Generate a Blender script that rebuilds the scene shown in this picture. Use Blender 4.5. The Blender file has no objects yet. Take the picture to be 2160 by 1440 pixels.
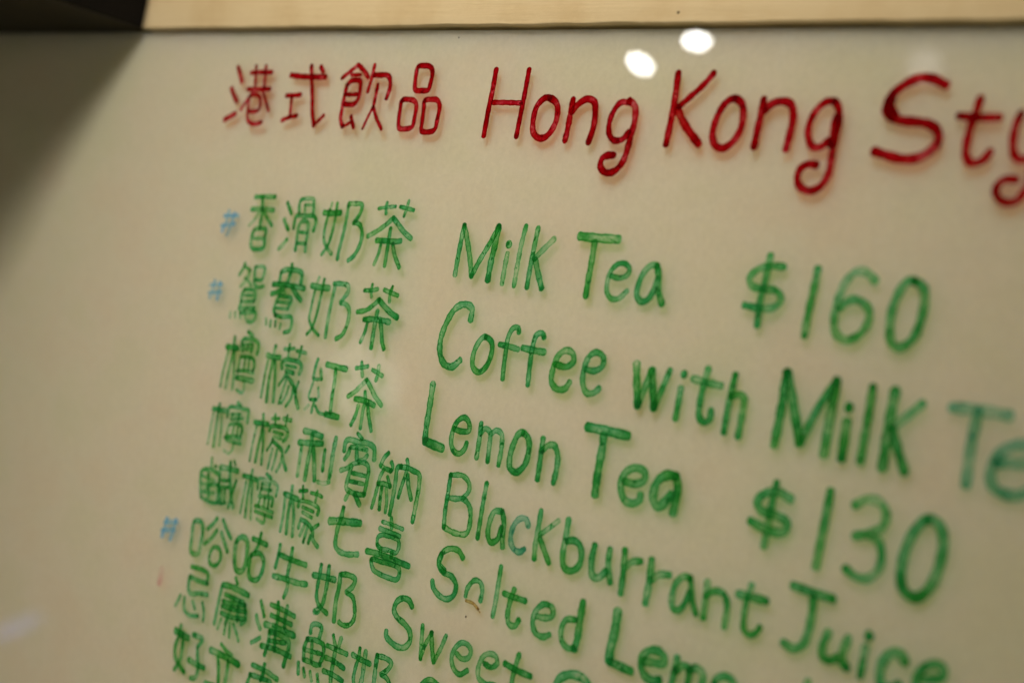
# A hand-lettered drinks menu behind a clear cover sheet, close up, lit by a warm room lamp.
# Board coordinates: X to the right along the board, Z up, +Y into the board; the origin is the
# spot on the board's top edge where the dark cabinet ends.  Metres throughout.
import bpy, bmesh, math, random
from mathutils import Matrix, Vector
random.seed(7)
sc = bpy.context.scene
COL = sc.collection

# ------------------------------------------------------------------ camera
cam_data = bpy.data.cameras.new("camera")
cam = bpy.data.objects.new("camera", cam_data); COL.objects.link(cam)
M = Matrix(((0.7063359622, -0.1468070823, 0.6924862375),
            (0.6790486421, -0.1358097284, -0.7214212773),
            (0.1999561207, 0.9797976313, 0.0037618547))).to_4x4()
M.translation = (0.76172788, -0.43285277, -0.13373634)
cam.matrix_world = M
cam_data.sensor_width = 36.0; cam_data.lens = 50.0
cam_data.clip_start = 0.02; cam_data.clip_end = 60
cam_data.dof.use_dof = True
cam_data.dof.focus_distance = 0.6243
cam_data.dof.aperture_fstop = 4.6
sc.camera = cam

# ------------------------------------------------------------------ light
world = bpy.data.worlds.new("World"); sc.world = world; world.use_nodes = True
bg = world.node_tree.nodes["Background"]
bg.inputs[0].default_value = (1.0, 0.90, 0.42, 1); bg.inputs[1].default_value = 0.050
def lamp(name, loc, target, power, size, colour, size_y=None):
    d = bpy.data.lights.new(name, 'AREA'); d.energy = power; d.color = colour
    d.shape = 'ELLIPSE' if size_y else 'DISK'; d.size = size
    if size_y: d.size_y = size_y
    o = bpy.data.objects.new(name, d); COL.objects.link(o); o.location = loc
    o.rotation_euler = (Vector(target) - Vector(loc)).to_track_quat('-Z', 'Y').to_euler()
    return o
# the room lamp: a soft halogen spot up to the right, in front of the board
sd = bpy.data.lights.new("room_lamp", 'SPOT'); sd.energy = 119; sd.color = (1.0, 0.885, 0.765)
sd.spot_size = math.radians(36); sd.spot_blend = 1.0; sd.shadow_soft_size = 0.27
so = bpy.data.objects.new("room_lamp", sd); COL.objects.link(so); so.location = (0.83, -1.36, 0.90)
so.rotation_euler = (Vector((0.195, 0, -0.12)) - so.location).to_track_quat('-Z', 'Y').to_euler()
# added fill for the weak light of the rest of the room
lamp("side_fill", (1.35, -2.0, -0.05), (0.30, 0, -0.15), 6.0, 0.6, (1.0, 0.90, 0.76))
# two added spots in place of ceiling lamps, mirrored as discs in the cover sheet
for at, loc, turn in (((0.385, 0, -0.016), (0.096, -0.333, 0.074), -20), ((0.412, 0, -0.007), (0.136, -0.341, 0.093), 6)):
    spot = lamp("reflection_spot", loc, at, 0.030, 0.0215, (1.0, 0.98, 0.95), 0.0145)
    spot.rotation_euler.rotate_axis('Z', math.radians(turn))
# dim lights further off, seen as faint smears in the cover sheet
def mirrored(name, at, direction, dist, power, size, colour):
    p = Vector(at) + Vector(direction) * dist
    return lamp(name, p, at, power, size, colour)
mirrored("far_lamp", (0.511, 0, -0.016), (-0.487, -0.842, 0.230), 3.0, 0.05, 0.08, (1, 0.97, 0.95))
bl = mirrored("blue_light", (-0.004, 0, -0.3605), (-0.843, -0.476, -0.250), 3.0, 0.017, 0.125, (0.18, 0.32, 1.0))  # dim bluish light behind the blue smear, source unknown
bl.data.shape = 'ELLIPSE'; bl.data.size_y = 0.04
bl.rotation_euler.rotate_axis('Z', math.radians(34))
mirrored("far_lamp", (0.243, 0, -0.168), (-0.755, -0.654, -0.050), 3.0, 0.14, 0.20, (1, 0.95, 0.80)).data.size = 0.2
sc.view_settings.view_transform = 'Standard'; sc.view_settings.look = 'None'
sc.view_settings.exposure = 0.0; sc.view_settings.gamma = 1.0
sc.cycles.light_sampling_threshold = 0.0
sc.cycles.transparent_max_bounces = 32
sc.cycles.sample_clamp_indirect = 40.0
sc.cycles.use_denoising = True

# ------------------------------------------------------------------ material helpers
def new_mat(name):
    m = bpy.data.materials.new(name); m.use_nodes = True
    nt = m.node_tree; nt.nodes.clear()
    return m, nt, nt.nodes.new("ShaderNodeOutputMaterial")
def N(nt, kind, **kw):
    n = nt.nodes.new("ShaderNode" + kind)
    for k, v in kw.items():
        if k.startswith("i_"): n.inputs[int(k[2:])].default_value = v
        else: setattr(n, k, v)
    return n
def L(nt, a, b): nt.links.new(a, b)
def math_(nt, op, a, b=None, c=None, clamp=False):
    n = N(nt, "Math", operation=op, use_clamp=clamp)
    for i, v in enumerate((a, b, c)):
        if v is None: continue
        if isinstance(v, (int, float)): n.inputs[i].default_value = v
        else: L(nt, v, n.inputs[i])
    return n.outputs[0]
def noise(nt, vec, scale, detail=3, rough=0.55):
    n = N(nt, "TexNoise"); n.inputs["Scale"].default_value = scale
    n.inputs["Detail"].default_value = detail; n.inputs["Roughness"].default_value = rough
    L(nt, vec, n.inputs["Vector"]); return n.outputs["Fac"]
def mapping(nt, scale):
    tc = N(nt, "TexCoord"); mp = N(nt, "Mapping"); mp.inputs["Scale"].default_value = scale
    L(nt, tc.outputs["Object"], mp.inputs["Vector"]); return mp.outputs[0]
def ramp(nt, fac, stops):
    r = N(nt, "ValToRGB"); e = r.color_ramp.elements
    while len(e) < len(stops): e.new(0.5)
    for el, (p, c) in zip(e, stops): el.position = p; el.color = (*c, 1)
    L(nt, fac, r.inputs[0]); return r.outputs[0]
def mixcol(nt, kind, fac, a, b):
    m = N(nt, "MixRGB", blend_type=kind)
    for i, v in enumerate((fac, a, b)):
        if isinstance(v, (int, float)): m.inputs[i].default_value = v
        elif isinstance(v, tuple): m.inputs[i].default_value = (*v, 1)
        else: L(nt, v, m.inputs[i])
    return m.outputs[0]
def bump(nt, height, strength, dist):
    b = N(nt, "Bump"); b.inputs["Strength"].default_value = strength; b.inputs["Distance"].default_value = dist
    L(nt, height, b.inputs["Height"]); return b.outputs[0]

def mat_backing():
    m, nt, out = new_mat("cream_backing")
    v = mapping(nt, (1, 1, 1))
    col = ramp(nt, noise(nt, v, 7, 4), [(0.3, (0.735, 0.640, 0.500)), (0.52, (0.726, 0.650, 0.496)), (0.72, (0.704, 0.655, 0.490))])
    fine = ramp(nt, noise(nt, v, 420, 4, 0.8), [(0.30, (0.90, 0.90, 0.89)), (0.68, (1, 1, 1))])
    col = mixcol(nt, 'MULTIPLY', 1.0, col, fine)
    tinge = ramp(nt, noise(nt, mapping(nt, (1, 1, 1.6)), 15, 3, 0.5), [(0.36, (1.0, 0.965, 0.955)), (0.5, (1, 1, 1)), (0.64, (0.962, 0.986, 0.950))])
    col = mixcol(nt, 'MULTIPLY', 1.0, col, tinge)          # old ink wiped to a faint tinge
    p = N(nt, "BsdfPrincipled"); p.inputs["Roughness"].default_value = 0.75
    p.inputs["Specular IOR Level"].default_value = 0.25
    p.inputs["Subsurface Weight"].default_value = 1.0          # opal plastic: light spreads a few millimetres inside it
    p.inputs["Subsurface Radius"].default_value = (1.0, 0.9, 0.7); p.inputs["Subsurface Scale"].default_value = 0.042
    L(nt, col, p.inputs["Base Color"])
    L(nt, bump(nt, noise(nt, v, 420, 2), 0.12, 0.0006), p.inputs["Normal"])
    L(nt, p.outputs[0], out.inputs[0]); return m
def mat_sheet(gloss):
    # clear acrylic: thin dielectric face; the back face is optically bonded and adds no mirror image
    m, nt, out = new_mat("clear_acrylic" if gloss else "clear_acrylic_back")
    t = N(nt, "BsdfTransparent", i_0=(0.985, 0.99, 0.98, 1))
    if not gloss:
        L(nt, t.outputs[0], out.inputs[0]); return m
    v = mapping(nt, (1, 1, 1))
    g = N(nt, "BsdfGlossy"); g.inputs["Roughness"].default_value = 0.012
    L(nt, bump(nt, noise(nt, v, 9, 2), 0.02, 0.002), g.inputs["Normal"])
    f = N(nt, "Fresnel"); f.inputs["IOR"].default_value = 1.49
    geo = N(nt, "NewGeometry")                          # light coming back out of the bonded sheet passes freely
    fac = math_(nt, 'MULTIPLY', f.outputs[0], math_(nt, 'SUBTRACT', 1.0, geo.outputs["Backfacing"]))
    mx = N(nt, "MixShader"); L(nt, fac, mx.inputs[0]); L(nt, t.outputs[0], mx.inputs[1]); L(nt, g.outputs[0], mx.inputs[2])
    L(nt, mx.outputs[0], out.inputs[0]); return m
def mat_ink(name, filt, filt2, body, body_amount):
    # marker ink: a coloured filter whose depth varies across the stroke, plus a little scattering body
    m, nt, out = new_mat(name)
    at = N(nt, "Attribute", attribute_name="ink"); sp = N(nt, "SeparateColor"); L(nt, at.outputs["Color"], sp.inputs[0])
    across = math_(nt, 'ABSOLUTE', math_(nt, 'MULTIPLY_ADD', sp.outputs[0], 2.0, -1.0))
    edge = N(nt, "MapRange", interpolation_type='SMOOTHSTEP'); L(nt, across, edge.inputs[0])
    edge.inputs[1].default_value = 0.45; edge.inputs[2].default_value = 0.85
    rim = N(nt, "MapRange", interpolation_type='SMOOTHSTEP'); L(nt, across, rim.inputs[0])
    rim.inputs[1].default_value = 1.0; rim.inputs[2].default_value = 0.82
    v = mapping(nt, (1, 1, 1))
    blot = noise(nt, v, 130, 4, 0.65)
    fine = noise(nt, v, 620, 3, 0.6)
    pool = ramp(nt, noise(nt, v, 300, 2), [(0.61, (0, 0, 0)), (0.68, (1, 1, 1))])
    d = math_(nt, 'MULTIPLY_ADD', edge.outputs[0], 0.90, 0.60)
    d = math_(nt, 'ADD', d, math_(nt, 'MULTIPLY_ADD', blot, 2.6, -1.30))
    d = math_(nt, 'ADD', d, math_(nt, 'MULTIPLY_ADD', fine, 0.8, -0.4))
    d = math_(nt, 'ADD', d, math_(nt, 'MULTIPLY', pool, 2.0))
    d = math_(nt, 'ADD', d, math_(nt, 'MULTIPLY', sp.outputs[2], 1.2))
    d = math_(nt, 'MAXIMUM', d, 0.22)
    d = math_(nt, 'MULTIPLY', math_(nt, 'MULTIPLY', d, sp.outputs[1]), math_(nt, 'MULTIPLY_ADD', rim.outputs[0], 0.75, 0.25))
    cc = N(nt, "CombineColor")
    tint = N(nt, "SeparateColor"); hue = ramp(nt, noise(nt, v, 38, 2), [(0.38, filt), (0.62, filt2)])
    L(nt, hue, tint.inputs[0])
    for i in range(3): L(nt, math_(nt, 'POWER', tint.outputs[i], d), cc.inputs[i])
    t = N(nt, "BsdfTransparent"); L(nt, cc.outputs[0], t.inputs[0])
    df = N(nt, "BsdfDiffuse", i_0=(*body, 1))
    mx = N(nt, "MixShader"); L(nt, math_(nt, 'MULTIPLY', d, body_amount, clamp=True), mx.inputs[0])
    L(nt, t.outputs[0], mx.inputs[1]); L(nt, df.outputs[0], mx.inputs[2]); L(nt, mx.outputs[0], out.inputs[0]); return m
def mat_rail():
    m, nt, out = new_mat("cream_gloss_paint_on_wood")
    v = mapping(nt, (3, 20, 60)); v1 = mapping(nt, (1, 1, 1))
    col = ramp(nt, noise(nt, v, 1.6, 5, 0.6), [(0.25, (0.74, 0.580, 0.325)), (0.5, (0.775, 0.625, 0.365)), (0.8, (0.80, 0.655, 0.40))])
    stain = ramp(nt, noise(nt, v1, 26, 4, 0.6), [(0.30, (0.86, 0.80, 0.70)), (0.55, (1, 1, 1))])
    col = mixcol(nt, 'MULTIPLY', 0.7, col, stain)
    p = N(nt, "BsdfPrincipled"); p.inputs["Roughness"].default_value = 0.48
    L(nt, col, p.inputs["Base Color"])
    h = math_(nt, 'ADD', noise(nt, v, 3.0, 4), math_(nt, 'MULTIPLY', noise(nt, v1, 300, 3), 0.35))
    L(nt, bump(nt, h, 0.35, 0.0012), p.inputs["Normal"])
    L(nt, p.outputs[0], out.inputs[0]); return m
def mat_plain(name, col, rough, spec=0.3, vary=0.25, scale=30):
    m, nt, out = new_mat(name); v = mapping(nt, (1, 1, 1))
    c = ramp(nt, noise(nt, v, scale, 4), [(0.3, tuple(x * (1 - vary) for x in col)), (0.7, tuple(x * (1 + vary) for x in col))])
    p = N(nt, "BsdfPrincipled"); p.inputs["Roughness"].default_value = rough; p.inputs["Specular IOR Level"].default_value = spec
    L(nt, c, p.inputs["Base Color"]); L(nt, bump(nt, noise(nt, v, scale * 8, 3), 0.2, 0.001), p.inputs["Normal"])
    L(nt, p.outputs[0], out.inputs[0]); return m

BACK = mat_backing(); GLOSS = mat_sheet(True); CLEAR = mat_sheet(False); RAIL = mat_rail()
BROWN = mat_plain("dark_stained_wood", (0.030, 0.021, 0.009), 0.6)
BLACK = mat_plain("black_paint", (0.006, 0.005, 0.004), 0.7, 0.1)
DIRT = mat_plain("dirt", (0.035, 0.020, 0.010), 0.9, 0.1)
INK = {'r': mat_ink("red_ink", (0.66, 0.0045, 0.012), (0.56, 0.0030, 0.014), (0.16, 0.002, 0.004), 0.15),
       'g': mat_ink("green_ink", (0.090, 0.58, 0.140), (0.095, 0.61, 0.28), (0.028, 0.20, 0.055), 0.16),
       'b': mat_ink("blue_ink", (0.26, 0.68, 0.95), (0.22, 0.66, 0.95), (0.15, 0.40, 0.66), 0.62),
       't': mat_ink("teal_ink", (0.13, 0.58, 0.36), (0.13, 0.60, 0.46), (0.05, 0.23, 0.15), 0.22),
       'k': mat_ink("brown_smear_ink", (0.55, 0.36, 0.10), (0.60, 0.40, 0.12), (0.20, 0.13, 0.02), 0.3)}

# ------------------------------------------------------------------ mesh helpers
def link(name, bm, mats, parent=None, smooth=False):
    me = bpy.data.meshes.new(name); bm.to_mesh(me); bm.free()
    for m in (mats if isinstance(mats, (list, tuple)) else [mats]): me.materials.append(m)
    if smooth:
        for p in me.polygons: p.use_smooth = True
    o = bpy.data.objects.new(name, me); COL.objects.link(o)
    if parent: o.parent = parent
    return o
def box(lo, hi, bevel=0.0, seg=2):
    bm = bmesh.new(); bmesh.ops.create_cube(bm, size=1.0)
    for v in bm.verts:
        v.co = Vector([lo[i] + (v.co[i] + 0.5) * (hi[i] - lo[i]) for i in range(3)])
    if bevel: bmesh.ops.bevel(bm, geom=bm.edges[:], offset=bevel, segments=seg, profile=0.5, affect='EDGES')
    return bm
def empty(name, loc, label, cat):
    o = bpy.data.objects.new(name, None); COL.objects.link(o); o.location = loc
    o.empty_display_size = 0.05; o["label"] = label; o["category"] = cat; return o

# ------------------------------------------------------------------ the board
SHEET = 0.0031                                     # thickness of the clear cover sheet
board = empty("menu_board", (0, 0, 0), "cream menu board with red heading and green hand lettering under a glossy clear sheet", "menu board")
link("backing_panel", box((-0.50, SHEET + 0.0004, -0.80), (1.05, SHEET + 0.018, -0.0006), 0.0008), BACK, board)
bm = box((-0.50, 0.0, -0.80), (1.05, SHEET, 0.0), 0.0004)
for f in bm.faces: f.material_index = 0 if f.normal.y < -0.5 or f.normal.z > 0.5 else 1
link("cover_sheet", bm, [GLOSS, CLEAR], board)

# ------------------------------------------------------------------ the lettering
def smooth_path(pts, step):
    P = [Vector((x, z)) for x, z in pts]
    if len(P) == 2:
        n = max(2, int((P[1] - P[0]).length / step)); return [P[0].lerp(P[1], i / n) for i in range(n + 1)]
    closed = (P[0] - P[-1]).length < 0.4
    res = []
    for i in range(len(P) - 1):
        p0 = P[i - 1] if i else (P[-2] if closed else P[0] * 2 - P[1])
        p1, p2 = P[i], P[i + 1]
        p3 = P[i + 2] if i + 2 < len(P) else (P[1] if closed else P[-1] * 2 - P[-2])
        d0, d1, d2 = (max((b - a).length ** 0.5, 1e-4) for a, b in ((p0, p1), (p1, p2), (p2, p3)))
        m1 = (p2 - p1) + d1 * ((p1 - p0) / d0 - (p2 - p0) / (d0 + d1)) * 1.0
        m2 = (p2 - p1) + d1 * ((p3 - p2) / d2 - (p3 - p1) / (d1 + d2)) * 1.0
        n = max(2, int((p2 - p1).length / step))
        for k in range(n):
            t = k / n; a = t * t; b = a * t
            res.append(p1 * (2 * b - 3 * a + 1) + m1 * (b - 2 * a + t) + p2 * (3 * a - 2 * b) + m2 * (b - a))
    res.append(P[-1]); return res
ACROSS = (-1.0, -0.82, -0.5, 0.0, 0.5, 0.82, 1.0)
def stroke(verts, faces, inks, pts, w, dens, lift):
    """append one marker stroke (a thin raised ribbon of ink with round ends) in millimetres"""
    path = smooth_path(pts, max(w * 0.28, 0.5)); r = w / 2
    rows = []
    n = len(path); seed = random.random() * 100; wob = random.uniform(0.04, 0.10)
    tl = []
    for i in range(n):
        d = path[min(i + 1, n - 1)] - path[max(i - 1, 0)]
        tl.append(d.normalized() if d.length > 1e-6 else Vector((1, 0)))
    for k in range(4): a = math.pi / 2 * k / 4; rows.append((path[0] - tl[0] * (r * math.cos(a) * 0.8), tl[0], max(math.sin(a), 0.15), 1))
    for i in range(n):
        e = max(0.0, 1 - min(i, n - 1 - i) * max(w * 0.28, 0.5) / (w * 0.7))
        rows.append((path[i], tl[i], 1.0, e))
    for k in range(3, -1, -1): a = math.pi / 2 * k / 4; rows.append((path[-1] + tl[-1] * (r * math.cos(a) * 0.8), tl[-1], max(math.sin(a), 0.15), 1))
    base = len(verts); end_pool = (random.random() ** 2, random.random() ** 2)
    for j, (c, t, s, e) in enumerate(rows):
        nrm = Vector((-t.y, t.x)); u = j / (len(rows) - 1)
        ww = r * s * (1 + wob * math.sin(j * 0.9 + seed) + wob * 0.7 * math.sin(j * 2.3 + seed * 3))
        dn = dens * (1 + 0.22 * math.sin(u * 5 + seed) + 0.10 * math.sin(u * 17 + seed * 2))
        for a in ACROSS:
            q = c + nrm * (ww * a)
            verts.append((q.x / 1000, -(lift + j * 0.0012 + 0.02 * (1 - a * a)) / 1000, q.y / 1000))
            inks.append((a * 0.5 + 0.5, dn, e * end_pool[0 if j < len(rows) / 2 else 1], 1))
    m = len(ACROSS)
    for j in range(len(rows) - 1):
        for k in range(m - 1):
            a = base + j * m + k; faces.append((a, a + 1, a + m + 1, a + m))
def glyph(name, colour, strokes, parent):
    verts, faces, inks = [], [], []
    lift = 0.05
    for w, dens, pts in strokes:
        stroke(verts, faces, inks, pts, w, dens, lift); lift += 0.09
    me = bpy.data.meshes.new(name); me.from_pydata(verts, [], faces); me.update()
    at = me.color_attributes.new("ink", 'FLOAT_COLOR', 'POINT')
    at.data.foreach_set("color", [c for k in inks for c in k])
    me.materials.append(INK[colour])
    for p in me.polygons: p.use_smooth = True
    o = bpy.data.objects.new(name, me); COL.objects.link(o); o.parent = parent; return o

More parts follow.
